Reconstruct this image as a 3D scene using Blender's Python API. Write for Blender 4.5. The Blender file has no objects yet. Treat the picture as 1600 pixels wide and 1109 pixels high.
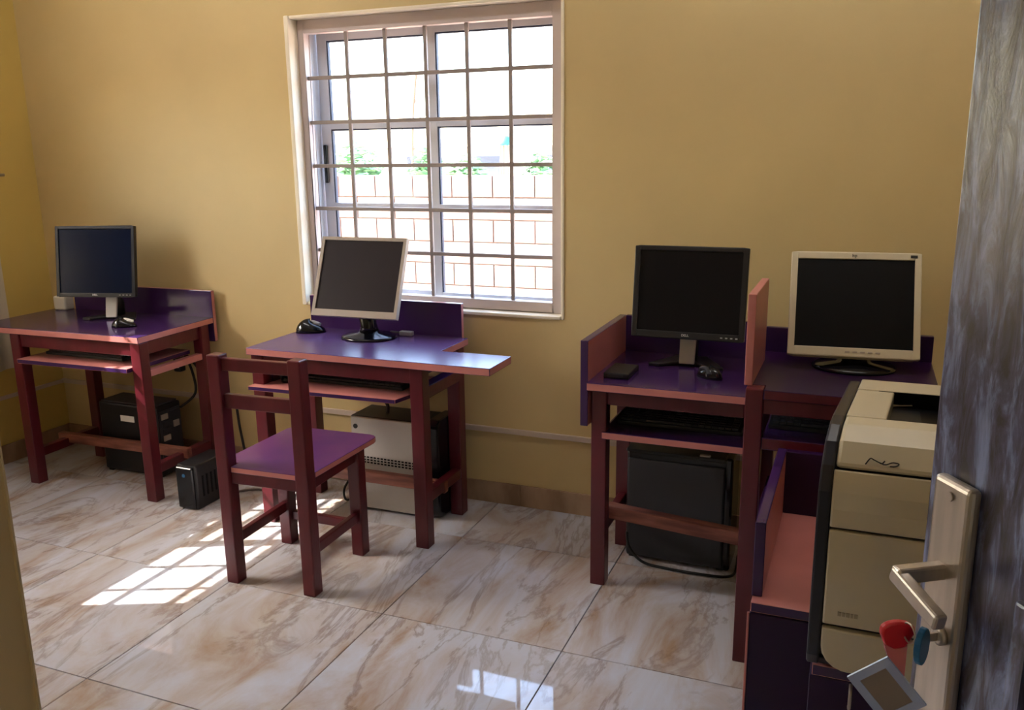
import bpy, bmesh, math, random
from mathutils import Vector, Matrix
random.seed(7)
SC = bpy.context.scene
COL = SC.collection
R = math.radians

# ------------------------------------------------------------------ camera
cam_d = bpy.data.cameras.new('camera')
cam_d.sensor_fit = 'HORIZONTAL'; cam_d.sensor_width = 36.0
cam_d.lens = 1356.03 / 1600 * 36.0
cam_d.clip_start = 0.02; cam_d.clip_end = 400
cam = bpy.data.objects.new('camera', cam_d); COL.objects.link(cam)
_r = Vector((0.92772, 0.37306, -0.01275)); _u = Vector((-0.07359, 0.21627, 0.97355)); _f = Vector((-0.36595, 0.90225, -0.22809))
cam.matrix_world = Matrix(((_r.x, _u.x, -_f.x, 0.0), (_r.y, _u.y, -_f.y, -3.111), (_r.z, _u.z, -_f.z, 1.4224), (0, 0, 0, 1)))
SC.camera = cam

# ------------------------------------------------------------------ sky, sun, exposure
SC.view_settings.view_transform = 'Standard'
SC.view_settings.look = 'None'
SC.view_settings.gamma = 1.0
SC.view_settings.use_curve_mapping = False
SC.view_settings.exposure = 0.85
SUN_EL = R(41.8)
SUN_DIR = Vector((0.92 * math.cos(SUN_EL), 0.392 * math.cos(SUN_EL), -math.sin(SUN_EL)))
world = bpy.data.worlds.new('sky'); SC.world = world; world.use_nodes = True
wn = world.node_tree.nodes; wl = world.node_tree.links
sky = wn.new('ShaderNodeTexSky'); sky.sky_type = 'NISHITA'; sky.sun_disc = False
sky.sun_elevation = SUN_EL; sky.sun_rotation = math.atan2(-SUN_DIR.x, -SUN_DIR.y)
sky.air_density = 1.0; sky.dust_density = 4.0; sky.ozone_density = 1.0
wn['Background'].inputs['Strength'].default_value = 2.0
wl.new(sky.outputs['Color'], wn['Background'].inputs['Color'])
sun_d = bpy.data.lights.new('sun', 'SUN'); sun_d.energy = 11.0; sun_d.angle = R(0.25); sun_d.color = (1.0, 0.96, 0.90)
sun = bpy.data.objects.new('sun', sun_d); COL.objects.link(sun)
sun.rotation_mode = 'QUATERNION'; sun.rotation_quaternion = SUN_DIR.to_track_quat('-Z', 'Y')
sun.location = (-8, -6, 8)
FILL_POWER = 26.0

# ------------------------------------------------------------------ materials
def S(r, g, b):
    f = lambda c: c / 12.92 if c <= 0.04045 else ((c + 0.055) / 1.055) ** 2.4
    return (f(r / 255), f(g / 255), f(b / 255), 1.0)

def base_mat(name):
    m = bpy.data.materials.new(name); m.use_nodes = True
    return m, m.node_tree.nodes, m.node_tree.links, m.node_tree.nodes['Principled BSDF']

def mat(name, col, rough=0.5, metal=0.0, vary=0.0, scale=8.0, stretch=(1, 1, 1), bump=0.0, bscale=60.0, spec=0.5, col2=None, coat=0.0):
    m, n, l, b = base_mat(name)
    b.inputs['Base Color'].default_value = col
    b.inputs['Roughness'].default_value = rough
    b.inputs['Metallic'].default_value = metal
    b.inputs['Specular IOR Level'].default_value = spec
    b.inputs['Coat Weight'].default_value = coat
    tc = n.new('ShaderNodeTexCoord'); mp = n.new('ShaderNodeMapping'); mp.inputs['Scale'].default_value = stretch
    l.new(tc.outputs['Object'], mp.inputs['Vector'])
    if vary or col2:
        nz = n.new('ShaderNodeTexNoise'); nz.inputs['Scale'].default_value = scale; nz.inputs['Detail'].default_value = 5
        l.new(mp.outputs['Vector'], nz.inputs['Vector'])
        cr = n.new('ShaderNodeValToRGB')
        c2 = col2 or tuple(max(0, c * (1 - vary)) for c in col[:3]) + (1,)
        c1 = col if col2 else tuple(min(1, c * (1 + vary)) for c in col[:3]) + (1,)
        cr.color_ramp.elements[0].position = 0.35; cr.color_ramp.elements[0].color = c2
        cr.color_ramp.elements[1].position = 0.65; cr.color_ramp.elements[1].color = c1
        l.new(nz.outputs['Fac'], cr.inputs['Fac']); l.new(cr.outputs['Color'], b.inputs['Base Color'])
    if bump:
        nb = n.new('ShaderNodeTexNoise'); nb.inputs['Scale'].default_value = bscale; nb.inputs['Detail'].default_value = 4
        l.new(mp.outputs['Vector'], nb.inputs['Vector'])
        bp = n.new('ShaderNodeBump'); bp.inputs['Strength'].default_value = bump; bp.inputs['Distance'].default_value = 0.004
        l.new(nb.outputs['Fac'], bp.inputs['Height']); l.new(bp.outputs['Normal'], b.inputs['Normal'])
    return m

M = {}
M['wall'] = mat('yellow_wall_paint', S(204, 180, 128), 0.55, vary=0.05, scale=1.6, bump=0.08, bscale=120)
M['wall_left'] = mat('ochre_wall_paint', S(204, 176, 96), 0.5, vary=0.05, scale=1.6, bump=0.08, bscale=120)
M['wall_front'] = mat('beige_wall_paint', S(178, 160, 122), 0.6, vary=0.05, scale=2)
M['ceiling'] = mat('ceiling_white', S(232, 228, 218), 0.8)
M['cream'] = mat('cream_plaster', S(244, 234, 212), 0.5, vary=0.05)
M['outer_wall'] = mat('outside_render', S(190, 170, 150), 0.8, vary=0.08)
M['grout'] = mat('grout', S(140, 122, 106), 0.8)
M['wood'] = mat('red_oxide_painted_wood', S(88, 24, 34), 0.3, vary=0.18, scale=5, stretch=(3, 3, 0.6), bump=0.12, bscale=40)
M['plank'] = mat('worn_plank_wood', S(150, 92, 74), 0.45, col2=S(96, 46, 38), scale=9, stretch=(0.6, 4, 4), bump=0.15, bscale=40)
M['purple'] = mat('purple_laminate', S(60, 34, 82), 0.14, vary=0.08, scale=3)
M['deep_purple'] = mat('deep_purple_laminate', S(40, 12, 56), 0.3, spec=0.3)
M['glare_purple'] = mat('glare_purple_laminate', S(84, 58, 112), 0.27, vary=0.08, scale=3, spec=0.9)  # window glare put into a paler, more specular purple
M['pink'] = mat('salmon_laminate', S(194, 122, 118), 0.35, vary=0.08, scale=6)
M['seat_purple'] = mat('chair_seat_laminate', S(112, 62, 112), 0.3, col2=S(84, 46, 104), scale=4)
M['black'] = mat('black_plastic', S(24, 24, 28), 0.4, bump=0.05, bscale=300)
M['dark_grey'] = mat('dark_grey_metal', S(48, 48, 54), 0.5, vary=0.06)
M['gloss_black'] = mat('gloss_black', S(14, 14, 20), 0.16)
M['screen'] = mat('lcd_screen', S(13, 22, 44), 0.2, spec=0.12)
M['screen_black'] = mat('lcd_screen_black', S(20, 19, 22), 0.3, spec=0.15)
M['screen_warm'] = mat('lcd_screen_warm', S(40, 33, 37), 0.35, spec=0.25)  # lighter, warmer tone than the other screens
M['silver'] = mat('silver_plastic', S(176, 176, 178), 0.35, metal=0.35)
M['pc_silver'] = mat('silver_case', S(186, 180, 172), 0.34, metal=0.5, vary=0.04, scale=4)
M['beige'] = mat('aged_cream_plastic', S(206, 194, 166), 0.4, vary=0.04, scale=6)
M['grey_plastic'] = mat('warm_grey_plastic', S(168, 156, 144), 0.4)
M['printer'] = mat('printer_cream', S(206, 197, 172), 0.3, vary=0.04, scale=4, coat=0.8)
M['printer_dark'] = mat('printer_dark', S(30, 32, 44), 0.3)
M['void'] = mat('recess_black', S(7, 7, 9), 0.4, spec=0.2)
M['frame_paint'] = mat('window_frame_paint', S(206, 192, 188), 0.42, vary=0.05, scale=5)
M['bar_paint'] = mat('grille_steel', S(150, 138, 134), 0.45, vary=0.06)
M['alu'] = mat('aluminium', S(206, 208, 214), 0.35, metal=0.3)
M['alu_dark'] = mat('window_gasket', S(62, 70, 92), 0.5)
M['trunking'] = mat('white_trunking', S(196, 178, 164), 0.5)
M['white'] = mat('white_plastic', S(238, 236, 230), 0.4)
M['steel'] = mat('brushed_nickel', S(184, 174, 162), 0.32, metal=0.8, vary=0.1, scale=20, stretch=(4, 4, 0.5))
M['red_plastic'] = mat('red_plastic', S(196, 14, 26), 0.35)
M['blue_plastic'] = mat('blue_plastic', S(16, 92, 140), 0.35)
M['cable'] = mat('black_cable', S(20, 20, 22), 0.45)
M['cable_grey'] = mat('grey_cable', S(96, 88, 84), 0.5)
M['ink'] = mat('marker_ink', S(30, 26, 20), 0.6)
M['faint'] = mat('faded_print', S(168, 158, 134), 0.5)
M['curtain'] = mat('pale_curtain', S(208, 200, 184), 0.85, vary=0.05, scale=6)
M['leaf'] = mat('leaves', S(140, 178, 136), 0.6, vary=0.25, scale=5)
M['bark'] = mat('bark', S(110, 90, 70), 0.9)
M['block'] = mat('laterite_block', S(126, 106, 98), 0.9, vary=0.12, scale=6, bump=0.2, bscale=40)
M['mortar'] = mat('mortar', S(118, 98, 90), 0.95)
M['ground'] = mat('laterite_ground', S(172, 148, 130), 0.95, vary=0.12, scale=0.8)
M['house'] = mat('house_render', S(200, 190, 176), 0.85)
M['roof'] = mat('roof_sheet', S(196, 184, 150), 0.6)
M['teal'] = mat('teal_plastic', S(40, 150, 150), 0.5)
M['tube'] = None

def marble():
    m, n, l, b = base_mat('marble_floor_tile')
    g = n.new('ShaderNodeNewGeometry'); oi = n.new('ShaderNodeObjectInfo')
    ad = n.new('ShaderNodeVectorMath'); ad.operation = 'ADD'
    mu = n.new('ShaderNodeVectorMath'); mu.operation = 'SCALE'; mu.inputs['Scale'].default_value = 3.0
    cx = n.new('ShaderNodeCombineXYZ')
    l.new(oi.outputs['Random'], cx.inputs['X']); l.new(oi.outputs['Random'], cx.inputs['Y'])
    l.new(cx.outputs['Vector'], mu.inputs[0]); l.new(g.outputs['Position'], ad.inputs[0]); l.new(mu.outputs['Vector'], ad.inputs[1])
    mp = n.new('ShaderNodeMapping'); mp.inputs['Rotation'].default_value = (0, 0, R(16)); mp.inputs['Scale'].default_value = (3.4, 1.15, 1)
    l.new(ad.outputs['Vector'], mp.inputs['Vector'])
    n1 = n.new('ShaderNodeTexNoise'); n1.inputs['Scale'].default_value = 1.5; n1.inputs['Detail'].default_value = 8; n1.inputs['Roughness'].default_value = 0.62; n1.inputs['Distortion'].default_value = 0.9
    l.new(mp.outputs['Vector'], n1.inputs['Vector'])
    cr = n.new('ShaderNodeValToRGB'); e = cr.color_ramp.elements
    e[0].position = 0.30; e[0].color = S(168, 143, 122)
    e[1].position = 0.68; e[1].color = S(200, 206, 222)
    k = e.new(0.45); k.color = S(186, 178, 178)
    k = e.new(0.55); k.color = S(194, 194, 204)
    l.new(n1.outputs['Fac'], cr.inputs['Fac'])
    # thin dark veins: a ridge of a second noise
    n2 = n.new('ShaderNodeTexNoise'); n2.inputs['Scale'].default_value = 0.95; n2.inputs['Detail'].default_value = 7; n2.inputs['Roughness'].default_value = 0.62; n2.inputs['Distortion'].default_value = 1.3
    l.new(mp.outputs['Vector'], n2.inputs['Vector'])
    sb = n.new('ShaderNodeMath'); sb.operation = 'SUBTRACT'; sb.inputs[1].default_value = 0.5; l.new(n2.outputs['Fac'], sb.inputs[0])
    ab = n.new('ShaderNodeMath'); ab.operation = 'ABSOLUTE'; l.new(sb.outputs[0], ab.inputs[0])
    vr = n.new('ShaderNodeValToRGB'); vr.color_ramp.elements[0].color = (0.5, 0.5, 0.5, 1); vr.color_ramp.elements[1].position = 0.03; vr.color_ramp.elements[1].color = (0, 0, 0, 1)
    l.new(ab.outputs[0], vr.inputs['Fac'])
    n3 = n.new('ShaderNodeTexNoise'); n3.inputs['Scale'].default_value = 2.2; l.new(g.outputs['Position'], n3.inputs['Vector'])
    m3 = n.new('ShaderNodeMath'); m3.operation = 'MULTIPLY'; l.new(n3.outputs['Fac'], m3.inputs[0]); l.new(vr.outputs['Color'], m3.inputs[1])
    mx = n.new('ShaderNodeMixRGB'); mx.inputs['Color2'].default_value = S(122, 98, 82)
    m4 = n.new('ShaderNodeMath'); m4.operation = 'MULTIPLY'; m4.inputs[1].default_value = 1.7; m4.use_clamp = True; l.new(m3.outputs[0], m4.inputs[0])
    l.new(m4.outputs[0], mx.inputs['Fac']); l.new(cr.outputs['Color'], mx.inputs['Color1'])
    l.new(mx.outputs['Color'], b.inputs['Base Color'])
    b.inputs['Roughness'].default_value = 0.035; b.inputs['Specular IOR Level'].default_value = 0.5
    return m
M['marble'] = marble()
M['skirting'] = mat('skirting_tile', S(176, 148, 122), 0.25, col2=S(140, 112, 88), scale=5, stretch=(2, 2, 0.8))

def glass(name, tint):
    m, n, l, b = base_mat(name)
    n.remove(b)
    out = n['Material Output']; tr = n.new('ShaderNodeBsdfTransparent'); tr.inputs['Color'].default_value = tint
    gl = n.new('ShaderNodeBsdfGlossy'); gl.inputs['Roughness'].default_value = 0.02
    lw = n.new('ShaderNodeLayerWeight'); lw.inputs['Blend'].default_value = 0.5
    pw = n.new('ShaderNodeMath'); pw.operation = 'POWER'; pw.inputs[1].default_value = 4.0; l.new(lw.outputs['Facing'], pw.inputs[0])
    fr = n.new('ShaderNodeMath'); fr.operation = 'MULTIPLY_ADD'; fr.inputs[1].default_value = 0.5; fr.inputs[2].default_value = 0.03; l.new(pw.outputs[0], fr.inputs[0])
    mx = n.new('ShaderNodeMixShader')
    l.new(fr.outputs[0], mx.inputs[0]); l.new(tr.outputs[0], mx.inputs[1]); l.new(gl.outputs[0], mx.inputs[2]); l.new(mx.outputs[0], out.inputs['Surface'])
    return m
M['glass'] = glass('window_glass', (0.93, 0.95, 0.95, 1))

def clear_plastic(name, col, alpha):
    m, n, l, b = base_mat(name)
    b.inputs['Base Color'].default_value = col; b.inputs['Roughness'].default_value = 0.25; b.inputs['Alpha'].default_value = alpha
    return m
M['clear_pink'] = clear_plastic('translucent_red_plastic', S(214, 96, 100), 0.55)
M['clear_blue'] = clear_plastic('clear_tag_plastic', S(170, 186, 226), 0.7)
M['tag_paper'] = mat('grey_tag_card', S(128, 118, 114), 0.7)

def curtain_mat():
    m, n, l, b = base_mat('thin_curtain_cloth')
    n.remove(b); out = n['Material Output']
    d = n.new('ShaderNodeBsdfDiffuse'); t = n.new('ShaderNodeBsdfTranslucent'); mx = n.new('ShaderNodeMixShader')
    d.inputs['Color'].default_value = S(212, 202, 184); t.inputs['Color'].default_value = S(212, 202, 184); mx.inputs[0].default_value = 0.35
    l.new(d.outputs[0], mx.inputs[1]); l.new(t.outputs[0], mx.inputs[2]); l.new(mx.outputs[0], out.inputs['Surface'])
    return m
M['curtain'] = curtain_mat()

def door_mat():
    m, n, l, b = base_mat('worn_sheen_door')
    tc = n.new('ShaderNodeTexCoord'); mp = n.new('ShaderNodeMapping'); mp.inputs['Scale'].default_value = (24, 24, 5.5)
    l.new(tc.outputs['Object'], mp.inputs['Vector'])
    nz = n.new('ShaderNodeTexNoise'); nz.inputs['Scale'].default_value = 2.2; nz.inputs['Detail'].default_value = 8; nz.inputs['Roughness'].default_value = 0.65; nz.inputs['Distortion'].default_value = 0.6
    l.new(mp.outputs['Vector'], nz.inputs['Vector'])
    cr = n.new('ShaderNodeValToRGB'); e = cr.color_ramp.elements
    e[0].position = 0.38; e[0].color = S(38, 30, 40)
    e[1].position = 0.64; e[1].color = S(132, 148, 196)  # blue-grey streaks put sky sheen into the colour, along with wear
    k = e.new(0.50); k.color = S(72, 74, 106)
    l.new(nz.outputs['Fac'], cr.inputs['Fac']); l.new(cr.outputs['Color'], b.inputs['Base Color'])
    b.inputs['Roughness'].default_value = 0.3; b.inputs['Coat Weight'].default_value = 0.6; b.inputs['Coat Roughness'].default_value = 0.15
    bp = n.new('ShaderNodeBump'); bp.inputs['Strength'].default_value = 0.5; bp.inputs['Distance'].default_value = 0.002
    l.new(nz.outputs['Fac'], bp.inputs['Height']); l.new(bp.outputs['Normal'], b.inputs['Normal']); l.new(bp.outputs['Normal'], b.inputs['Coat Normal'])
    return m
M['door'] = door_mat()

def emit(name, col, s):
    m, n, l, b = base_mat(name)
    b.inputs['Base Color'].default_value = (0.9, 0.9, 0.9, 1); b.inputs['Emission Color'].default_value = col; b.inputs['Emission Strength'].default_value = s
    return m

# ------------------------------------------------------------------ mesh helpers (world coordinates; a child is stored relative to its thing's base)
LOC = {}
class MB:
    def __init__(s): s.v = []; s.f = []; s.m = []; s.sm = []
    def add(s, vs, fs, mi=0, smooth=False, byn=None):
        o = len(s.v); s.v += [Vector(v) for v in vs]
        for f in fs:
            s.f.append([o + i for i in f]); s.sm.append(smooth)
            if byn:
                k = Vector((0, 0, 0)); q = [Vector(vs[i]) for i in f]
                for a, b in zip(q, q[1:] + q[:1]): k += a.cross(b)
                s.m.append(byn(k.normalized() if k.length else Vector((0, 0, 1))))
            else: s.m.append(mi)
        return s
    def box(s, x0, x1, y0, y1, z0, z1, mi=0, byn=None, T=None):
        vs = [Vector(p) for p in ((x0, y0, z0), (x1, y0, z0), (x1, y1, z0), (x0, y1, z0), (x0, y0, z1), (x1, y0, z1), (x1, y1, z1), (x0, y1, z1))]
        fs = [(0, 3, 2, 1), (4, 5, 6, 7), (0, 1, 5, 4), (1, 2, 6, 5), (2, 3, 7, 6), (3, 0, 4, 7)]
        if T: vs = [T @ v for v in vs]
        return s.add(vs, fs, mi, False, byn)
    def prism(s, poly, axis, a0, a1, mi=0, byn=None, T=None, smooth=False):
        # poly: 2-D points, counter-clockwise seen from +axis ; axis 'x': (y,z)  'y': (z,x)  'z': (x,y)
        def P(p, a): return {'x': (a, p[0], p[1]), 'y': (p[1], a, p[0]), 'z': (p[0], p[1], a)}[axis]
        n = len(poly)
        vs = [Vector(P(p, a0)) for p in poly] + [Vector(P(p, a1)) for p in poly]
        fs = [tuple(reversed(range(n))), tuple(range(n, 2 * n))] + [(i, (i + 1) % n, n + (i + 1) % n, n + i) for i in range(n)]
        if T: vs = [T @ v for v in vs]
        return s.add(vs, fs, mi, smooth, byn)
    def tube(s, pts, r, n=8, mi=0, cap=True, radii=None):
        pts = [Vector(p) for p in pts]; rings = []
        ref = Vector((0, 0, 1))
        for i, p in enumerate(pts):
            d = (pts[min(i + 1, len(pts) - 1)] - pts[max(i - 1, 0)]).normalized()
            a = d.cross(ref)
            if a.length < 1e-3: a = d.cross(Vector((1, 0, 0)))
            a.normalize(); b = d.cross(a); ref = a.cross(d).normalized() if a.cross(d).length else ref
            rr = radii[i] if radii else r
            rings.append([p + (a * math.cos(2 * math.pi * k / n) + b * math.sin(2 * math.pi * k / n)) * rr for k in range(n)])
        vs = [v for q in rings for v in q]; fs = []
        for i in range(len(pts) - 1):
            for k in range(n):
                fs.append((i * n + k, (i + 1) * n + k, (i + 1) * n + (k + 1) % n, i * n + (k + 1) % n))
        s.add(vs, fs, mi, True)
        if cap:
            s.add(rings[0], [tuple(range(n))], mi); s.add(rings[-1], [tuple(reversed(range(n)))], mi)
        return s
    def lathe(s, prof, c, n=24, mi=0, sx=1.0, sy=1.0, T=None):
        vs = []; fs = []
        for r, z in prof:
            for k in range(n):
                a = 2 * math.pi * k / n
                vs.append(Vector((r * math.cos(a) * sx, r * math.sin(a) * sy, z)))
        for i in range(len(prof) - 1):
            for k in range(n):
                fs.append((i * n + k, i * n + (k + 1) % n, (i + 1) * n + (k + 1) % n, (i + 1) * n + k))
        vs = [(T @ v if T else v) + Vector(c) for v in vs]
        s.add(vs, fs, mi, True)
        s.add(vs[:n], [tuple(reversed(range(n)))], mi); s.add(vs[-n:], [tuple(range(n))], mi)
        return s
    def build(s, name, mats, parent=None, bevel=0.0, seg=2, root=None):
        if not isinstance(mats, (list, tuple)): mats = [mats]
        base = LOC.get(root.name if root else None) or (find_loc(parent) if parent else Vector((0, 0, 0)))
        bm = bmesh.new(); vv = [bm.verts.new(v - base) for v in s.v]
        for f, mi, sm in zip(s.f, s.m, s.sm):
            try: q = bm.faces.new([vv[i] for i in f])
            except ValueError: continue
            q.material_index = mi; q.smooth = sm
        bmesh.ops.remove_doubles(bm, verts=bm.verts, dist=1e-6)
        if bevel:
            es = [e for e in bm.edges if len(e.link_faces) == 2 and e.calc_face_angle(0) > 0.6]
            bmesh.ops.bevel(bm, geom=es, offset=bevel, segments=seg, profile=0.5, affect='EDGES', clamp_overlap=True)
        bmesh.ops.recalc_face_normals(bm, faces=bm.faces)
        me = bpy.data.meshes.new(name); bm.to_mesh(me); bm.free()
        for m in mats: me.materials.append(m)
        o = bpy.data.objects.new(name, me); COL.objects.link(o)
        if parent: o.parent = parent
        return o

def find_loc(o):
    while o is not None:
        if o.name in LOC: return LOC[o.name]
        o = o.parent
    return Vector((0, 0, 0))

def thing(name, loc, label, cat, group=None, rz=0.0):
    o = bpy.data.objects.new(name, None); COL.objects.link(o)
    o.empty_display_size = 0.1; o.location = loc; o.rotation_euler = (0, 0, rz)
    LOC[o.name] = Vector(loc)
    o['label'] = label; o['category'] = cat
    if group: o['group'] = group
    return o
def tag(o, label, cat, group=None):
    o['label'] = label; o['category'] = cat
    if group: o['group'] = group
    return o
def struct(o, label=None, cat=None):
    o['kind'] = 'structure'
    if label: o['label'] = label
    if cat: o['category'] = cat
    return o
def bx(name, m, parent, x0, x1, y0, y1, z0, z1, bevel=0.003, byn=None):
    return MB().box(min(x0, x1), max(x0, x1), min(y0, y1), max(y0, y1), min(z0, z1), max(z0, z1), byn=byn).build(name, m, parent, bevel)
top_side = lambda n: 0 if abs(n.z) > 0.7 else 1            # board faced on top, edged with the second material
def rrect(x0, x1, y0, y1, r, k=5):
    pts = []
    for cx, cy, a in ((x1 - r, y1 - r, 0), (x0 + r, y1 - r, 90), (x0 + r, y0 + r, 180), (x1 - r, y0 + r, 270)):
        for i in range(k + 1):
            t = R(a + 90 * i / k); pts.append((cx + r * math.cos(t), cy + r * math.sin(t)))
    return pts
def smooth_path(pts, k=6):
    pts = [Vector(p) for p in pts]; out = []
    for i in range(len(pts) - 1):
        p0, p1, p2, p3 = pts[max(i - 1, 0)], pts[i], pts[i + 1], pts[min(i + 2, len(pts) - 1)]
        for j in range(k):
            t = j / k
            out.append(0.5 * ((2 * p1) + (p2 - p0) * t + (2 * p0 - 5 * p1 + 4 * p2 - p3) * t * t + (3 * p1 - p0 - 3 * p2 + p3) * t ** 3))
    out.append(pts[-1]); return out
def text_mesh(name, body, size, T, m, parent, depth=0.0006):
    cu = bpy.data.curves.new(name, 'FONT'); cu.body = body; cu.size = size; cu.extrude = depth; cu.align_x = 'CENTER'; cu.align_y = 'CENTER'
    tmp = bpy.data.objects.new(name + '_source', cu)
    COL.objects.link(tmp); dg = bpy.context.evaluated_depsgraph_get(); me = bpy.data.meshes.new_from_object(tmp.evaluated_get(dg))
    bpy.data.objects.remove(tmp)
    me.transform(Matrix.Translation(-find_loc(parent)) @ T)
    me.materials.clear(); me.materials.append(m)
    o = bpy.data.objects.new(name, me); COL.objects.link(o); o.parent = parent
    return o

# ------------------------------------------------------------------ room shell
XL, XR, YF, ZC = -3.729, 1.30, -2.85, 2.75
WX0, WX1, WZ0, WZ1 = -2.214, -1.052, 0.800, 1.957          # opening in the back wall
LY0, LY1 = -2.020, -0.858                                    # opening in the left wall

floor = MB().box(XL - 0.2, XR + 0.2, YF - 0.25, 0.2, -0.15, -0.010).build('floor', M['grout'])
struct(floor, 'glossy cream marble look floor of large square tiles', 'floor')
TX, TY, TS, G = -1.330, -0.956, 0.600, 0.0016
for i in range(-5, 6):
    for j in range(-5, 3):
        x0, x1 = max(TX + i * TS + G, XL), min(TX + (i + 1) * TS - G, XR)
        y0, y1 = max(TY + j * TS + G, YF - 0.22), min(TY + (j + 1) * TS - G, 0.0)
        if x1 - x0 < 0.02 or y1 - y0 < 0.02: continue
        if y1 < YF and (x1 < -0.37 or x0 > 0.58): continue
        MB().box(x0, x1, y0, y1, -0.012, 0.0).build('floor_tile', M['marble'], floor, 0.0008, 1)

wb = MB()
wb.box(XL - 0.2, WX0, 0, 0.2, 0, ZC).box(WX1, XR + 0.2, 0, 0.2, 0, ZC).box(WX0, WX1, 0, 0.2, 0, WZ0).box(WX0, WX1, 0, 0.2, WZ1, ZC)
struct(wb.build('wall_back', M['wall']), 'yellow painted wall behind the computer desks', 'wall')
wlm = MB()
wlm.box(XL - 0.2, XL, YF - 0.25, LY0, 0, ZC).box(XL - 0.2, XL, LY1, 0, 0, ZC).box(XL - 0.2, XL, LY0, LY1, 0, WZ0).box(XL - 0.2, XL, LY0, LY1, WZ1, ZC)
struct(wlm.build('wall_left', M['wall_left']), 'ochre yellow wall at the far left corner', 'wall')
struct(MB().box(XR, XR + 0.2, YF - 0.25, 0, 0, ZC).build('wall_right', M['wall']), 'yellow wall on the right, hidden behind the door', 'wall')
DX0, DX1, DZ = -0.358, 0.575, 2.12
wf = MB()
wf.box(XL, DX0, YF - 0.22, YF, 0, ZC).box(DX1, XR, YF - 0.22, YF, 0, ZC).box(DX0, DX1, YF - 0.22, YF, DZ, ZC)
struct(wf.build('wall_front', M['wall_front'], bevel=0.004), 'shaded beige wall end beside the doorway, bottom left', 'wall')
struct(MB().box(XL - 0.2, XR + 0.2, YF - 0.25, 0.2, ZC, ZC + 0.15).build('ceiling', M['ceiling']), 'white ceiling', 'ceiling')

bb = MB().box(XL, XR, -0.004, 0.0, 0.0, 0.088).build('baseboard_back', M['grout']); struct(bb, 'brown tiled skirting along the back wall', 'baseboard')
for i in range(-5, 6):
    x0, x1 = max(TX + 0.1 + i * 0.6 + 0.001, XL), min(TX + 0.1 + (i + 1) * 0.6 - 0.001, XR)
    if x1 > x0: bx('skirting_tile', M['skirting'], bb, x0, x1, -0.011, -0.003, 0.001, 0.092, 0.0015)
bl = MB().box(XL, XL + 0.004, YF, -0.012, 0.0, 0.088).build('baseboard_left', M['grout']); struct(bl, 'brown tiled skirting along the left wall', 'baseboard')
for j in range(5):
    y1 = -0.012 - j * 0.6; y0 = max(y1 - 0.598, YF)
    bx('skirting_tile', M['skirting'], bl, XL + 0.003, XL + 0.011, y0, y1, 0.001, 0.092, 0.0015)
struct(MB().box(XL, XR, -0.013, 0, 0.308, 0.330).build('trim_1', M['trunking'], bevel=0.002), 'thin pale cable trunking along the back wall', 'trim')
struct(MB().box(XL, XL + 0.013, YF, -0.014, 0.309, 0.327).build('trim_2', M['trunking'], bevel=0.002), 'thin pale cable trunking along the left wall', 'trim')

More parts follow.
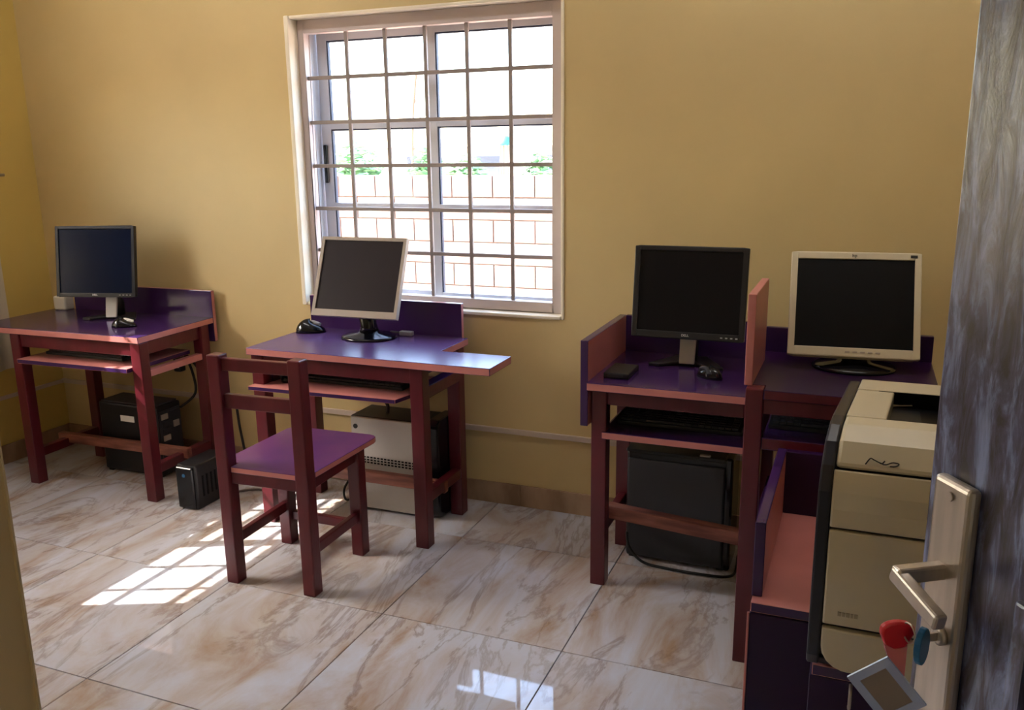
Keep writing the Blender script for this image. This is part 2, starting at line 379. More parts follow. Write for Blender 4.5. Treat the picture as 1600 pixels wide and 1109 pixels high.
# window in the back wall: cream reveal, painted steel frame, square-bar grille, sliding aluminium sashes
def make_window(name, label, T, open_left=True):
    # built in the back wall's own coordinates; T moves it to its wall
    w = bpy.data.objects.new(name, None); COL.objects.link(w); w.matrix_world = T; LOC[w.name] = Vector((0, 0, 0)); struct(w, label, 'window')
    m = MB()
    a0, a1, b0, b1 = WX0, WX1, WZ0, WZ1
    m.box(a0 - 0.016, a0 + 0.004, -0.016, 0.19, b0 - 0.010, b1 + 0.008).box(a1 - 0.004, a1 + 0.008, -0.006, 0.19, b0 - 0.010, b1 + 0.008)
    m.box(a0 + 0.004, a1 - 0.004, -0.008, 0.19, b1 - 0.004, b1 + 0.008).box(a0 + 0.004, a1 - 0.004, -0.010, 0.19, b0 - 0.010, b0 + 0.004)
    m.build('window_reveal', M['cream'], w, 0.004)
    f0, f1, g0, g1 = -2.180, -1.105, 0.846, 1.900      # clear opening of the steel frame
    m = MB()
    m.box(a0 + 0.004, f0, 0.045, 0.085, b0 + 0.004, b1 - 0.004).box(f1, a1 - 0.004, 0.045, 0.085, b0 + 0.004, b1 - 0.004)
    m.box(f0, f1, 0.045, 0.085, g1, b1 - 0.004).box(f0, f1, 0.045, 0.085, b0 + 0.004, g0)
    m.build('window_frame', M['frame_paint'], w, 0.003)
    for i in range(1, 6):
        x = -2.166 + 0.1777 * i
        bx('grille_bar', M['bar_paint'], w, x - 0.0075, x + 0.0075, 0.056, 0.068, g0, g1, 0.0015)
    for i in range(5):
        z = 1.727 - 0.1767 * i
        bx('grille_bar', M['bar_paint'], w, f0, f1, 0.057, 0.071, z - 0.0075, z + 0.0075, 0.0015)
    # fixed aluminium frame with tracks
    m = MB()
    m.box(a0 + 0.004, -2.196, 0.110, 0.180, b0 + 0.004, b1 - 0.004).box(-1.085, a1 - 0.004, 0.110, 0.180, b0 + 0.004, b1 - 0.004)
    m.box(-2.196, -1.085, 0.110, 0.180, 1.925, b1 - 0.004).box(-2.196, -1.085, 0.110, 0.180, b0 + 0.004, 0.822)
    m.build('aluminium_frame', M['alu'], w, 0.002)
    for k, (s0, s1, y0) in enumerate(((-2.190, -1.640, 0.150), (-1.668, -1.088, 0.120))):
        y1 = y0 + 0.024
        sw = 0.046
        s = MB()
        s.box(s0, s0 + sw, y0, y1, 0.822, 1.925).box(s1 - sw * 0.75, s1, y0, y1, 0.822, 1.925)
        xi0, xi1 = s0 + sw, s1 - sw * 0.75
        rails = ((0.822, 0.852), (1.190, 1.216), (1.524, 1.550), (1.882, 1.925))
        for z0, z1 in rails: s.box(xi0, xi1, y0, y1, z0, z1)
        so = s.build('sash', M['alu'], w, 0.0015)
        gk = MB()
        for (r0, r1), (q0, q1) in zip(rails, rails[1:]):
            z0, z1 = r1, q0
            gk.box(xi0, xi0 + 0.006, y0 + 0.004, y1 - 0.004, z0, z1).box(xi1 - 0.006, xi1, y0 + 0.004, y1 - 0.004, z0, z1)
            gk.box(xi0 + 0.006, xi1 - 0.006, y0 + 0.004, y1 - 0.004, z1 - 0.006, z1)
            MB().box(xi0 + 0.002, xi1 - 0.002, y0 + 0.010, y0 + 0.014, z0 + 0.001, z1 - 0.001).build('pane', M['glass'], so)
        gk.build('gasket', M['alu_dark'], so)
        if k == 0:
            bx('latch', M['gloss_black'], so, s0 + 0.010, s0 + 0.026, y0 - 0.012, y0, 1.30, 1.46, 0.004)
    return w
make_window('window_1', 'white barred sliding window above the second desk', Matrix.Identity(4))
# the same kind of window in the left wall, out of frame: the sun comes through it
make_window('window_2', 'barred sliding window in the left wall', Matrix.Translation((XL, LY0 - 0.001 - 0.0 + 0.0, 0)) @ Matrix.Rotation(R(90), 4, 'Z') @ Matrix.Translation((-WX0, 0, 0)))

# ------------------------------------------------------------------ outside
struct(MB().box(-60, 60, -60, 90, -0.75, -0.60).build('ground', M['ground']), 'pale sunlit earth outside the window', 'ground')
bw = thing('boundary_wall', (-4.2, 5.1, -0.6), 'sunlit pinkish block boundary wall outside the barred window', 'wall')
MB().box(-8.2, 0.2, 5.02, 5.14, -0.6, 1.10).build('mortar_core', M['mortar'], bw)
BLK = None
for r in range(8):
    for c in range(19):
        x = -8.2 + c * 0.45 - (0.225 if r % 2 else 0); z = -0.6 + r * 0.225
        x0, x1 = max(x + 0.006, -8.2), min(x + 0.444, 0.2)
        if x1 - x0 < 0.05: continue
        d = random.uniform(0, 0.008)
        bx('block', M['block'], bw, x0, x1, 5.0 - d, 5.16, z + 0.006, z + 0.219, 0.004)
def bush(x, y, z0, w, h, label, n=1100):
    t = thing('bush', (x, y, z0), label, 'bush', 'bushes beyond the boundary wall')
    rnd = random.Random(int(x * 100)); m = MB()
    for i in range(n):
        a = rnd.uniform(0, 2 * math.pi); e = rnd.uniform(-0.2, 1); rr = rnd.uniform(0.5, 1.0)
        p = Vector((x + math.cos(a) * rr * w * math.sqrt(max(0, 1 - e * e)), y + math.sin(a) * rr * w * 0.7 * math.sqrt(max(0, 1 - e * e)), z0 + h * 0.45 + e * rr * h * 0.55))
        q = Matrix.Rotation(rnd.uniform(0, 6.28), 3, 'Z') @ Matrix.Rotation(rnd.uniform(-1, 1), 3, 'X'); s = rnd.uniform(0.07, 0.15)
        m.add([p + q @ Vector(v) for v in ((-s, 0, 0), (0, -s * .5, 0), (s, 0, 0), (0, s * .5, 0.02))], [(0, 1, 2, 3)])
    m.build('foliage', M['leaf'], t)['kind'] = 'stuff'
    s = MB()
    for i in range(4): s.tube([(x + 0.05 * i - 0.1, y, z0), (x + 0.2 * (i - 1.5), y + 0.05, z0 + h * 0.6)], 0.03, 6)
    s.build('stem', M['bark'], t)
bush(-9.5, 12.0, -0.6, 0.8, 2.35, 'green bush at the left, seen over the boundary wall')
bush(-8.15, 12.6, -0.6, 0.5, 2.15, 'second green bush from the left, over the boundary wall')
bush(-6.8, 11.5, -0.6, 0.6, 2.0, 'low green bush in the middle, over the boundary wall')
bush(-5.2, 11.0, -0.6, 0.6, 2.0, 'green bush at the right, seen over the boundary wall')
tr = thing('bare_tree', (-11.3, 18, -0.6), 'thin bare young tree rising against the white sky', 'tree')
MB().tube(smooth_path([(-11.35, 18, -0.6), (-11.36, 18, 1.2), (-11.3, 18, 2.4), (-11.15, 18, 3.5)]), 0.03, 6).build('trunk', M['bark'], tr)
m = MB()
for z, dx in ((1.5, 0.35), (1.7, -0.4), (2.0, 0.3), (2.3, -0.25), (2.6, 0.22)):
    m.tube(smooth_path([(-11.34, 18, z), (-11.34 + dx * 0.5, 18.03, z + 0.15), (-11.34 + dx, 18.05, z + 0.5)], 4), 0.012, 5)
m.build('branches', M['bark'], tr)
hs = thing('house', (-11.5, 26, -0.6), 'pale low house beyond the boundary wall', 'building')
MB().box(-16.5, -7.0, 24, 29, -0.6, 1.62).build('wall', M['house'], hs)
MB().prism([(23.6, 1.60), (29.4, 1.60), (26.5, 2.75)], 'x', -17.0, -6.6).build('roof', M['roof'], hs)
for x in (-14.8, -12.2, -9.9):
    wq = bx('window', M['alu_dark'], hs, x, x + 0.9, 23.96, 24.02, 0.55, 1.3, 0.01)
    bx('pane', M['glass'], wq, x + 0.05, x + 0.85, 23.94, 23.955, 0.6, 1.25, 0.0)
tk = thing('water_tank', (-8.66, 18, -0.6), 'small teal water tank on a stand outside the window', 'tank')
MB().lathe([(0.14, 1.58), (0.16, 1.62), (0.16, 1.76), (0.1, 1.80), (0.05, 1.82)], (-8.66, 18, 0), 16).build('drum', M['teal'], tk)
m = MB()
for dx, dy in ((-.1, -.1), (.1, -.1), (-.1, .1), (.1, .1)): m.box(-8.66 + dx - .015, -8.66 + dx + .015, 18 + dy - .015, 18 + dy + .015, -0.6, 1.58)
m.build('stand', M['bark'], tk)
# unseen corridor behind the camera: roof and walls added to block daylight
struct(MB().box(-4.2, 3.4, -5.2, YF - 0.25, 2.75, 2.95).build('ceiling_light_block', M['ceiling']), 'unseen corridor ceiling added to block sun at the doorway', 'ceiling')
struct(MB().box(-4.2, 3.4, -5.2, YF - 0.25, -0.15, -0.012).build('floor_corridor', M['skirting']), 'floor of the corridor outside the doorway', 'floor')
m = MB()
m.box(-4.2, 3.4, -5.2, -5.0, -0.012, 2.75).box(-4.2, -4.0, -5.0, YF - 0.25, -0.012, 2.75).box(3.2, 3.4, -5.0, YF - 0.25, -0.012, 2.75)
struct(m.build('wall_light_block', M['wall_front']), 'unseen beige corridor walls added to block light at the doorway', 'wall')

# ------------------------------------------------------------------ ceiling fill lamps, added out of frame to brighten the room
def fill_lamp(x, y, label):
    t = thing('fill_lamp', (x, y, ZC), label, 'lamp', 'added fill lamps on the ceiling')
    MB().box(x - 0.62, x + 0.62, y - 0.045, y + 0.045, ZC - 0.05, ZC).build('housing', M['white'], t, 0.006)
    MB().tube([(x - 0.58, y, ZC - 0.07), (x + 0.58, y, ZC - 0.07)], 0.016, 12).build('tube', emit('fill_glow', (1.0, 0.97, 0.95, 1), FILL_POWER), t)
fill_lamp(-2.5, -0.95, 'left added fill lamp on the ceiling')
fill_lamp(-0.1, -0.95, 'right added fill lamp on the ceiling')

# ------------------------------------------------------------------ curtain over the lower half of the left window
cu = thing('curtain', (XL + 0.05, -1.1, 0.45), 'pale grey curtain hanging on the left wall beside the first desk', 'curtain')
m = MB(); ny = 90; cols = []
for i in range(ny + 1):
    y = -2.13 + (2.13 - 0.283) * i / ny; o = 0.014 * math.sin(i * 1.05) + 0.006 * math.sin(i * 0.37)
    cols.append((y, XL + 0.036 + o))
vs = []; fs = []
for y, x in cols: vs += [Vector((x, y, 0.455)), Vector((x - 0.004, y, 0.95)), Vector((x, y, 1.342))]
for i in range(ny):
    for k in range(2): fs.append((i * 3 + k, (i + 1) * 3 + k, (i + 1) * 3 + k + 1, i * 3 + k + 1))
m.add(vs, fs, 0, True)
m.build('curtain_cloth', M['curtain'], cu)
MB().tube([(XL + 0.036, -2.18, 1.348), (XL + 0.036, -0.20, 1.348)], 0.007, 10).build('curtain_rod', M['steel'], cu)
for y in (-2.16, -0.22): bx('rod_bracket', M['steel'], cu, XL, XL + 0.036, y - 0.006, y + 0.006, 1.341, 1.355, 0)

# ------------------------------------------------------------------ desks
def legs(t, pts, h, s=0.05, z0=0.0):
    for x, y in pts: bx('leg', M['wood'], t, x - s / 2, x + s / 2, y - s / 2, y + s / 2, z0, h, 0.003)

# desk 1, at the left corner
d = thing('computer_desk', (-3.04, -0.29, 0), 'small purple topped red wooden desk at the far left, by the corner', 'desk', 'red wooden computer desks', rz=R(1.5))
legs(d, ((-3.375, -0.485), (-2.715, -0.485), (-3.375, -0.115), (-2.715, -0.115)), 0.685)
bx('desktop', [M['purple'], M['pink']], d, -3.60, -2.69, -0.515, -0.055, 0.685, 0.712, 0.002, top_side)
for a in ((-3.35, -2.74, -0.500, -0.478), (-3.35, -2.74, -0.122, -0.100)): bx('apron', M['wood'], d, *a, 0.628, 0.685)
for x in (-3.388, -2.727): bx('apron', M['wood'], d, x, x + 0.022, -0.46, -0.14, 0.628, 0.685)
for x, rm in ((-3.385, M['wood']), (-2.730, M['pink'])): bx('tray_rail', rm, d, x, x + 0.034, -0.46, -0.14, 0.535, 0.563)  # right rail is salmon: window light on it painted into the colour
bx('keyboard_tray', [M['pink'], M['purple']], d, -3.345, -2.745, -0.535, -0.16, 0.563, 0.582, 0.0015, top_side)
bx('back_panel', [M['purple'], M['pink']], d, -3.50, -2.69, -0.055, -0.033, 0.600, 0.832, 0.002, lambda n: 0 if abs(n.y) > 0.7 else 1)
for x in (-3.375, -2.715): bx('side_stretcher', M['wood'], d, x - 0.018, x + 0.018, -0.46, -0.14, 0.115, 0.155)
bx('foot_plank', M['plank'], d, -3.42, -2.675, -0.318, -0.288, 0.130, 0.175, 0.004)

# desk 2, under the window, with an L-shaped top
d = thing('computer_desk', (-1.77, -0.30, 0), 'red wooden desk under the window with an overhanging L shaped top', 'desk', 'red wooden computer desks')
legs(d, ((-2.11, -0.471), (-1.428, -0.471), (-2.11, -0.150), (-1.440, -0.150)), 0.685, 0.052)
MB().prism([(-2.142, -0.515), (-1.135, -0.515), (-1.135, -0.320), (-1.330, -0.320), (-1.330, -0.325), (-1.412, -0.325), (-1.412, -0.085), (-2.142, -0.085)], 'z', 0.685, 0.712, byn=top_side).build('desktop', [M['glare_purple'], M['pink']], d, 0.002)
for a in ((-2.09, -1.45, -0.488, -0.466), (-2.09, -1.45, -0.160, -0.138)): bx('apron', M['wood'], d, *a, 0.625, 0.685)
for x in (-2.123, -1.444): bx('apron', M['wood'], d, x, x + 0.022, -0.445, -0.175, 0.645, 0.685)
for x in (-2.128, -1.455): bx('tray_rail', [M['purple'], M['wood']], d, x, x + 0.045, -0.445, -0.175, 0.560, 0.606, 0.002, top_side)
MB().prism([(-2.130, -0.535), (-1.505, -0.515), (-1.465, -0.330), (-1.465, -0.17), (-2.080, -0.17), (-2.080, -0.44), (-2.130, -0.45)], 'z', 0.552, 0.568, byn=top_side).build('keyboard_tray', [M['pink'], M['purple']], d, 0.0015)
bx('back_panel', [M['purple'], M['pink']], d, -2.142, -1.440, -0.085, -0.063, 0.600, 0.846, 0.002, lambda n: 0 if abs(n.y) > 0.7 else 1)
for x in (-2.11, -1.434): bx('side_stretcher', M['wood'], d, x - 0.018, x + 0.018, -0.445, -0.175, 0.160, 0.200)
bx('foot_plank', M['plank'], d, -2.13, -1.415, -0.325, -0.292, 0.150, 0.196, 0.004)

# desk 3, right of the window, with a low side panel on its left
d = thing('computer_desk', (-0.51, -0.33, 0), 'red wooden desk right of the window with a low purple side panel', 'desk', 'red wooden computer desks')
legs(d, ((-0.747, -0.511), (-0.748, -0.192), (-0.270, -0.192)), 0.685, 0.05)
legs(d, ((-0.272, -0.500),), 0.685, 0.046)
bx('desktop', [M['purple'], M['pink']], d, -0.776, -0.270, -0.580, -0.095, 0.686, 0.712, 0.002, top_side)
for a in ((-0.722, -0.295, -0.528, -0.506), (-0.722, -0.295, -0.200, -0.178)): bx('apron', M['wood'], d, *a, 0.630, 0.686)
for x in (-0.762, -0.288): bx('apron', M['wood'], d, x, x + 0.022, -0.485, -0.215, 0.630, 0.686)
bx('keyboard_tray', [M['purple'], M['pink']], d, -0.735, -0.290, -0.545, -0.20, 0.520, 0.543, 0.0015, top_side)
for x in (-0.760, -0.292): bx('tray_rail', M['wood'], d, x, x + 0.024, -0.485, -0.215, 0.495, 0.520)
MB().box(-0.802, -0.777, -0.560, -0.085, 0.562, 0.842, byn=lambda n: 1 if n.x > 0.7 else 0).build('side_panel', [M['purple'], M['pink']], d, 0.002)
bx('back_panel', M['purple'], d, -0.776, -0.285, -0.095, -0.073, 0.600, 0.842, 0.002)
for x in (-0.747, -0.282): bx('side_stretcher', M['wood'], d, x - 0.015, x + 0.015, -0.486, -0.215, 0.170, 0.208)
pl = MB(); T = Matrix.Translation((-0.505, -0.470, 0.232)) @ Matrix.Rotation(R(2.5), 4, 'Y') @ Matrix.Rotation(R(-3), 4, 'Z')
pl.box(-0.232, 0.232, -0.022, 0.022, -0.022, 0.022, T=T); pl.build('foot_plank', M['plank'], d, 0.004)

# desk 4, taller and pulled forward, half hidden by the printer
d = thing('computer_desk', (-0.02, -0.58, 0), 'taller red wooden desk behind the printer with a tall pink edged divider', 'desk', 'red wooden computer desks')
legs(d, ((-0.237, -0.808),), 0.806, 0.046)
legs(d, ((0.185, -0.808), (-0.237, -0.395), (0.185, -0.395)), 0.780, 0.046)
MB().prism([(-0.213, -0.835), (0.212, -0.835), (0.212, -0.365), (-0.262, -0.365), (-0.262, -0.784), (-0.213, -0.784)], 'z', 0.780, 0.806, byn=top_side).build('desktop', [M['deep_purple'], M['wood']], d, 0.002)
for a in ((-0.214, 0.162, -0.826, -0.804), (-0.214, 0.162, -0.405, -0.383)): bx('apron', M['wood'], d, *a, 0.738, 0.780)
for x in (-0.248, 0.174): bx('apron', M['wood'], d, x, x + 0.022, -0.785, -0.418, 0.738, 0.780)
bx('keyboard_tray', [M['purple'], M['wood']], d, -0.213, 0.161, -0.828, -0.43, 0.640, 0.673, 0.002, top_side)
MB().box(-0.268, -0.247, -0.800, -0.490, 0.806, 1.052, byn=lambda n: 0).build('divider_panel', [M['pink']], d, 0.002)
bx('back_panel', M['deep_purple'], d, -0.260, 0.212, -0.365, -0.343, 0.700, 0.882, 0.002)
bx('lower_shelf', [M['purple'], M['pink']], d, -0.226, 0.175, -0.800, -0.42, 0.396, 0.418, 0.002, top_side)

# ------------------------------------------------------------------ chair
c = thing('wooden_chair', (-1.77, -0.77, 0), 'small red wooden chair with a purple seat and two back slats', 'chair')
for x, y, h in ((-1.912, -0.937, 0.800), (-1.611, -0.924, 0.800), (-1.926, -0.616, 0.400), (-1.621, -0.608, 0.400)):
    s = 0.047
    bx('leg', M['wood'], c, x - s / 2, x + s / 2, y - s / 2, y + s / 2, 0, h, 0.004)
def beam(name, m_, parent, a, b, wd, ht, bevel=0.003):
    a = Vector(a); b = Vector(b); d_ = (b - a); L = d_.length; d_.normalize()
    side = Vector((0, 0, 1)).cross(d_).normalized(); up = d_.cross(side)
    T = Matrix(((d_.x, side.x, up.x, a.x), (d_.y, side.y, up.y, a.y), (d_.z, side.z, up.z, a.z), (0, 0, 0, 1)))
    return MB().box(0, L, -wd / 2, wd / 2, -ht / 2, ht / 2, T=T).build(name, m_, parent, bevel)
beam('back_slat', M['wood'], c, (-1.889, -0.937, 0.768), (-1.634, -0.925, 0.768), 0.022, 0.042)
beam('back_slat', M['wood'], c, (-1.889, -0.937, 0.645), (-1.634, -0.925, 0.645), 0.022, 0.048)
so = [(-1.945, -0.915), (-1.885, -0.918), (-1.885, -0.958), (-1.640, -0.945), (-1.636, -0.905), (-1.588, -0.905)]
so = [(-1.952, -0.960), (-1.588, -0.948)] + [(-1.590 - 0.035 + 0.035 * math.cos(R(t)), -0.530 + 0.035 * math.sin(R(t))) for t in (0, 30, 60, 90)] + [(-1.960 + 0.03 - 0.03 * math.sin(R(t)), -0.508 - 0.03 + 0.03 * math.cos(R(t))) for t in (0, 45, 90)]
# the seat board is notched round the two back posts
so = [(-1.886, -0.950), (-1.637, -0.940), (-1.637, -0.898), (-1.592, -0.896)] + so[2:] + [(-1.955, -0.910), (-1.886, -0.911)]
MB().prism(so, 'z', 0.400, 0.420, byn=top_side).build('seat', [M['seat_purple'], M['pink']], c, 0.002)
beam('seat_rail', M['wood'], c, (-1.888, -0.937, 0.380), (-1.635, -0.926, 0.380), 0.022, 0.040)
beam('seat_rail', M['wood'], c, (-1.902, -0.613, 0.380), (-1.645, -0.609, 0.380), 0.022, 0.040)
beam('seat_rail', M['wood'], c, (-1.914, -0.913, 0.380), (-1.925, -0.640, 0.380), 0.022, 0.040)
beam('seat_rail', M['wood'], c, (-1.612, -0.900, 0.380), (-1.620, -0.632, 0.380), 0.022, 0.040)
beam('stretcher', M['wood'], c, (-1.914, -0.913, 0.150), (-1.925, -0.640, 0.150), 0.022, 0.036)
beam('stretcher', M['wood'], c, (-1.612, -0.900, 0.150), (-1.620, -0.632, 0.150), 0.022, 0.036)
beam('stretcher', M['wood'], c, (-1.902, -0.613, 0.112), (-1.645, -0.609, 0.112), 0.022, 0.034)

# ------------------------------------------------------------------ monitors
def monitor(label, C, phi, tilt, w, h, ztop, case, screen, side, top, bot, stand, neck_x=0.0, base_at=None, logo=None, logo_at='bottom'):
    C = Vector(C); a = R(phi); t_ = R(tilt)
    X = Vector((math.cos(a), math.sin(a), 0)); N = Vector((math.sin(a), -math.cos(a), 0))
    U = Vector((0, 0, 1)) * math.cos(t_) - N * math.sin(t_); F = N * math.cos(t_) + Vector((0, 0, 1)) * math.sin(t_)
    T = Matrix(((X.x, F.x, U.x, C.x), (X.y, F.y, U.y, C.y), (X.z, F.z, U.z, C.z), (0, 0, 0, 1)))   # local x right, y towards viewer, z up
    b = Vector(base_at) if base_at else C - N * 0.075 + X * neck_x
    b = Vector((b.x, b.y, ztop))
    t = thing('monitor', b, label, 'monitor', 'desktop monitors')
    # bezel: a ring of four bars, proud of the screen
    m = MB(); hw, hh = w / 2, h / 2
    m.box(-hw, -hw + side, -0.022, 0, -hh, hh, T=T).box(hw - side, hw, -0.022, 0, -hh, hh, T=T)
    m.box(-hw + side, hw - side, -0.022, 0, hh - top, hh, T=T).box(-hw + side, hw - side, -0.022, 0, -hh, -hh + bot, T=T)
    m.build('bezel', case, t, 0.0025)
    MB().box(-hw + side, hw - side, -0.018, -0.005, -hh + bot, hh - top, T=T).build('screen', screen, t)
    m = MB()
    vs = [T @ Vector(p) for p in ((-hw, -0.022, -hh), (hw, -0.022, -hh), (hw, -0.022, hh), (-hw, -0.022, hh), (-hw * .7, -0.06, -hh * .75), (hw * .7, -0.06, -hh * .75), (hw * .7, -0.06, hh * .75), (-hw * .7, -0.06, hh * .75))]
    m.add(vs, [(0, 1, 2, 3), (7, 6, 5, 4), (0, 4, 5, 1), (1, 5, 6, 2), (2, 6, 7, 3), (3, 7, 4, 0)])
    m.build('back_shell', M['black'] if stand != 'beige' else M['grey_plastic'], t, 0.004)
    back = T @ Vector((0, -0.055, -hh * 0.35))
    if stand == 'dell':
        # black column with a silver front, on a flat black foot with two arms
        m = MB()
        m.tube([b + Vector((0, 0.01, 0.012)), b + Vector((0, 0.012, 0.06)), back + Vector((0, 0.0, 0))], 0.026, 12)
        m.build('neck', M['black'], t)
        m = MB(); f = b + N * 0.045; wn_ = 0.026
        q = [f + N * 0.012 - X * wn_, f + N * 0.012 + X * wn_, f - N * 0.012 + X * wn_ * 1.05 + Vector((0, 0, 0.105)), f - N * 0.012 - X * wn_ * 1.05 + Vector((0, 0, 0.105))]
        q0 = [v + Vector((0, 0, 0.010)) for v in q]; q1 = [v - N * 0.010 for v in q0]
        m.add(q0 + q1, [(0, 1, 2, 3), (7, 6, 5, 4), (0, 4, 5, 1), (1, 5, 6, 2), (2, 6, 7, 3), (3, 7, 4, 0)])
        m.build('neck_cover', M['silver'], t, 0.003)
        B = Matrix.Translation(b) @ Matrix.Rotation(a, 4, 'Z')
        m = MB(); m.prism([(-0.125, -0.075), (-0.085, -0.085), (-0.03, -0.035), (0.03, -0.035), (0.085, -0.085), (0.125, -0.075), (0.075, 0.02), (0.05, 0.07), (-0.05, 0.07), (-0.075, 0.02)], 'z', 0.0, 0.012, T=B)
        m.build('base', M['black'], t, 0.003)
    else:
        m = MB(); m.tube([b + Vector((0, 0, 0.010)), b + Vector((0, 0, 0.05)), back], 0.034, 14, radii=[0.045, 0.032, 0.034]); m.build('neck', M['gloss_black'], t)
        m = MB(); m.lathe([(0.112, 0.0), (0.115, 0.006), (0.105, 0.012), (0.05, 0.020), (0.038, 0.030)], b, 32, sy=0.85); m.build('base', M['gloss_black'], t)
    RT = T @ Matrix.Rotation(R(90), 4, 'X') @ Matrix.Rotation(R(180), 4, 'Z')      # text plane: faces +y local
    RT = T @ Matrix(((1, 0, 0, 0), (0, 0, 1, 0), (0, 1, 0, 0), (0, 0, 0, 1)))
    if logo == 'oval':
        text_mesh('lettering', 'DELL', 0.011, RT @ Matrix.Translation((-0.004, -hh + bot * 0.5, 0.0006)), M['white'], t)
        m = MB()
        for k in range(4): m.box(hw - 0.075 + k * 0.016, hw - 0.068 + k * 0.016, 0, 0.002, -hh + bot * 0.38, -hh + bot * 0.56, T=T)
        m.build('buttons', M['silver'], t)
    elif logo == 'hp':
        text_mesh('lettering', 'hp', 0.014, RT @ Matrix.Translation((-0.003, hh - top * 0.5, 0.0006)), M['ink'], t)
        m = MB(); m.box(hw - 0.030, hw - 0.012, 0, 0.0008, hh - top * 0.72, hh - top * 0.3, T=T); m.build('badge', M['ink'], t)
        m = MB()
        for k in range(5): m.box(-0.02 + k * 0.02, -0.008 + k * 0.02, 0, 0.0015, -hh + bot * 0.42, -hh + bot * 0.58, T=T)
        m.build('buttons', M['grey_plastic'], t)
    return t
monitor('black monitor with a bluish dark screen on the far left desk', (-3.143, -0.25, 0.974), 16.2, 9.4, 0.369, 0.311, 0.712, M['black'], M['screen'], 0.014, 0.014, 0.016, 'dell', 0.03, base_at=(-3.12, -0.18, 0.712), logo='oval')
monitor('silver framed monitor in front of the window, tilted back', (-1.795, -0.25, 0.960), 1.9, 22.2, 0.370, 0.316, 0.712, M['grey_plastic'], M['screen_warm'], 0.013, 0.013, 0.026, 'round', 0.0, base_at=(-1.790, -0.200, 0.712))
monitor('black monitor with silver neck, right of the window', (-0.516, -0.30, 0.966), 0.1, 7.9, 0.369, 0.300, 0.712, M['black'], M['screen_black'], 0.018, 0.014, 0.022, 'dell', 0.0, base_at=(-0.520, -0.22, 0.712), logo='oval')
monitor('cream framed monitor with black screen, behind the printer', (-0.011, -0.50, 0.990), 5.3, 25.3, 0.349, 0.306, 0.806, M['beige'], M['void'], 0.018, 0.020, 0.026, 'round', 0.0, base_at=(0.0, -0.505, 0.806), logo='hp')

# ------------------------------------------------------------------ keyboards and mice
def keyboard(label, x0, x1, y0, y1, z, rz=0.0):
    cx, cy = (x0 + x1) / 2, (y0 + y1) / 2
    t = thing('keyboard', (cx, cy, z), label, 'keyboard', 'black keyboards', rz)
    MB().prism([(y0, z), (y1, z), (y1, z + 0.024), (y0, z + 0.012)], 'x', x0, x1).build('body', M['black'], t, 0.002)
    m = MB(); rows = 6; n = 18
    for r in range(rows):
        yy0 = y0 + 0.010 + r * (y1 - y0 - 0.016) / rows; yy1 = yy0 + (y1 - y0 - 0.016) / rows - 0.003
        zz = z + 0.012 + 0.012 * (yy0 - y0) / (y1 - y0)
        k = 0
        while k < n:
            span = 6 if (r == 0 and k == 4) else 1
            a0 = x0 + 0.010 + k * (x1 - x0 - 0.02) / n; a1 = x0 + 0.010 + (k + span) * (x1 - x0 - 0.02) / n - 0.003
            m.box(a0, a1, yy0, yy1, zz - 0.001, zz + 0.007); k += span
    m.build('keys', M['dark_grey'], t)['kind'] = 'stuff'
keyboard('black keyboard on the pulled out tray of the far left desk', -3.30, -2.86, -0.43, -0.29, 0.582)
keyboard('black keyboard on the open tray under the window desk', -1.975, -1.535, -0.405, -0.270, 0.568)
keyboard('black keyboard in the dark tray right of the window', -0.710, -0.310, -0.44, -0.31, 0.543)
keyboard('black keyboard in the tray behind the printer', -0.205, 0.150, -0.74, -0.61, 0.673)
def mouse(label, x, y, z, rz, m1, m2, L=0.105, W=0.060, H=0.034):
    t = thing('mouse', (x, y, z), label, 'mouse', 'computer mice', rz)
    def shell(f, zs):
        vs = []; fs = []; nu, nv = 20, 6
        for j in range(nv + 1):
            p = (math.pi / 2) * j / nv
            for i in range(nu):
                a = 2 * math.pi * i / nu
                vs.append(Vector((x + W / 2 * f * math.cos(a) * math.cos(p), y + L / 2 * f * math.sin(a) * math.cos(p), z + (H + zs) * math.sin(p) * (1 - 0.25 * math.sin(a)))))
        for j in range(nv):
            for i in range(nu): fs.append((j * nu + i, j * nu + (i + 1) % nu, (j + 1) * nu + (i + 1) % nu, (j + 1) * nu + i))
        return MB().add(vs, fs + [tuple(reversed(range(nu)))], 0, True)
    shell(1.0, 0).build('shell', m1, t)
    b = MB(); b.box(x - 0.004, x + 0.004, y + 0.012, y + 0.040, z + H * 0.55, z + H * 0.86); b.build('scroll_wheel', m2, t, 0.002)
    b = MB(); b.tube(smooth_path([(x - W * 0.42, y - L * 0.25, z + H * 0.45), (x - W * 0.22, y, z + H * 0.86), (x - W * 0.16, y + L * 0.3, z + H * 0.62)]), 0.0075, 8); b.build('trim_band', m2, t)
    return t
mouse('black mouse with a silver band on the far left desk', -2.915, -0.345, 0.712, R(-60), M['gloss_black'], M['white'])
mouse('large black mouse left of the silver monitor by the window', -2.075, -0.185, 0.712, R(-70), M['gloss_black'], M['silver'], 0.125, 0.078, 0.046)
mouse('black mouse on the tray beside the keyboard under the window', -2.035, -0.405, 0.568, R(15), M['gloss_black'], M['dark_grey'], 0.095, 0.055, 0.032)
mouse('black mouse in front of the monitor right of the window', -0.425, -0.385, 0.712, R(50), M['gloss_black'], M['dark_grey'])
bxk = thing('drive_case', (-0.70, -0.43, 0.712), 'small flat black box on the left of the desk right of the window', 'box')
MB().box(-0.742, -0.660, -0.505, -0.365, 0.712, 0.730).build('case', M['black'], bxk, 0.003)
MB().box(-0.728, -0.678, -0.5065, -0.5045, 0.716, 0.727).build('front_strip', M['dark_grey'], bxk)
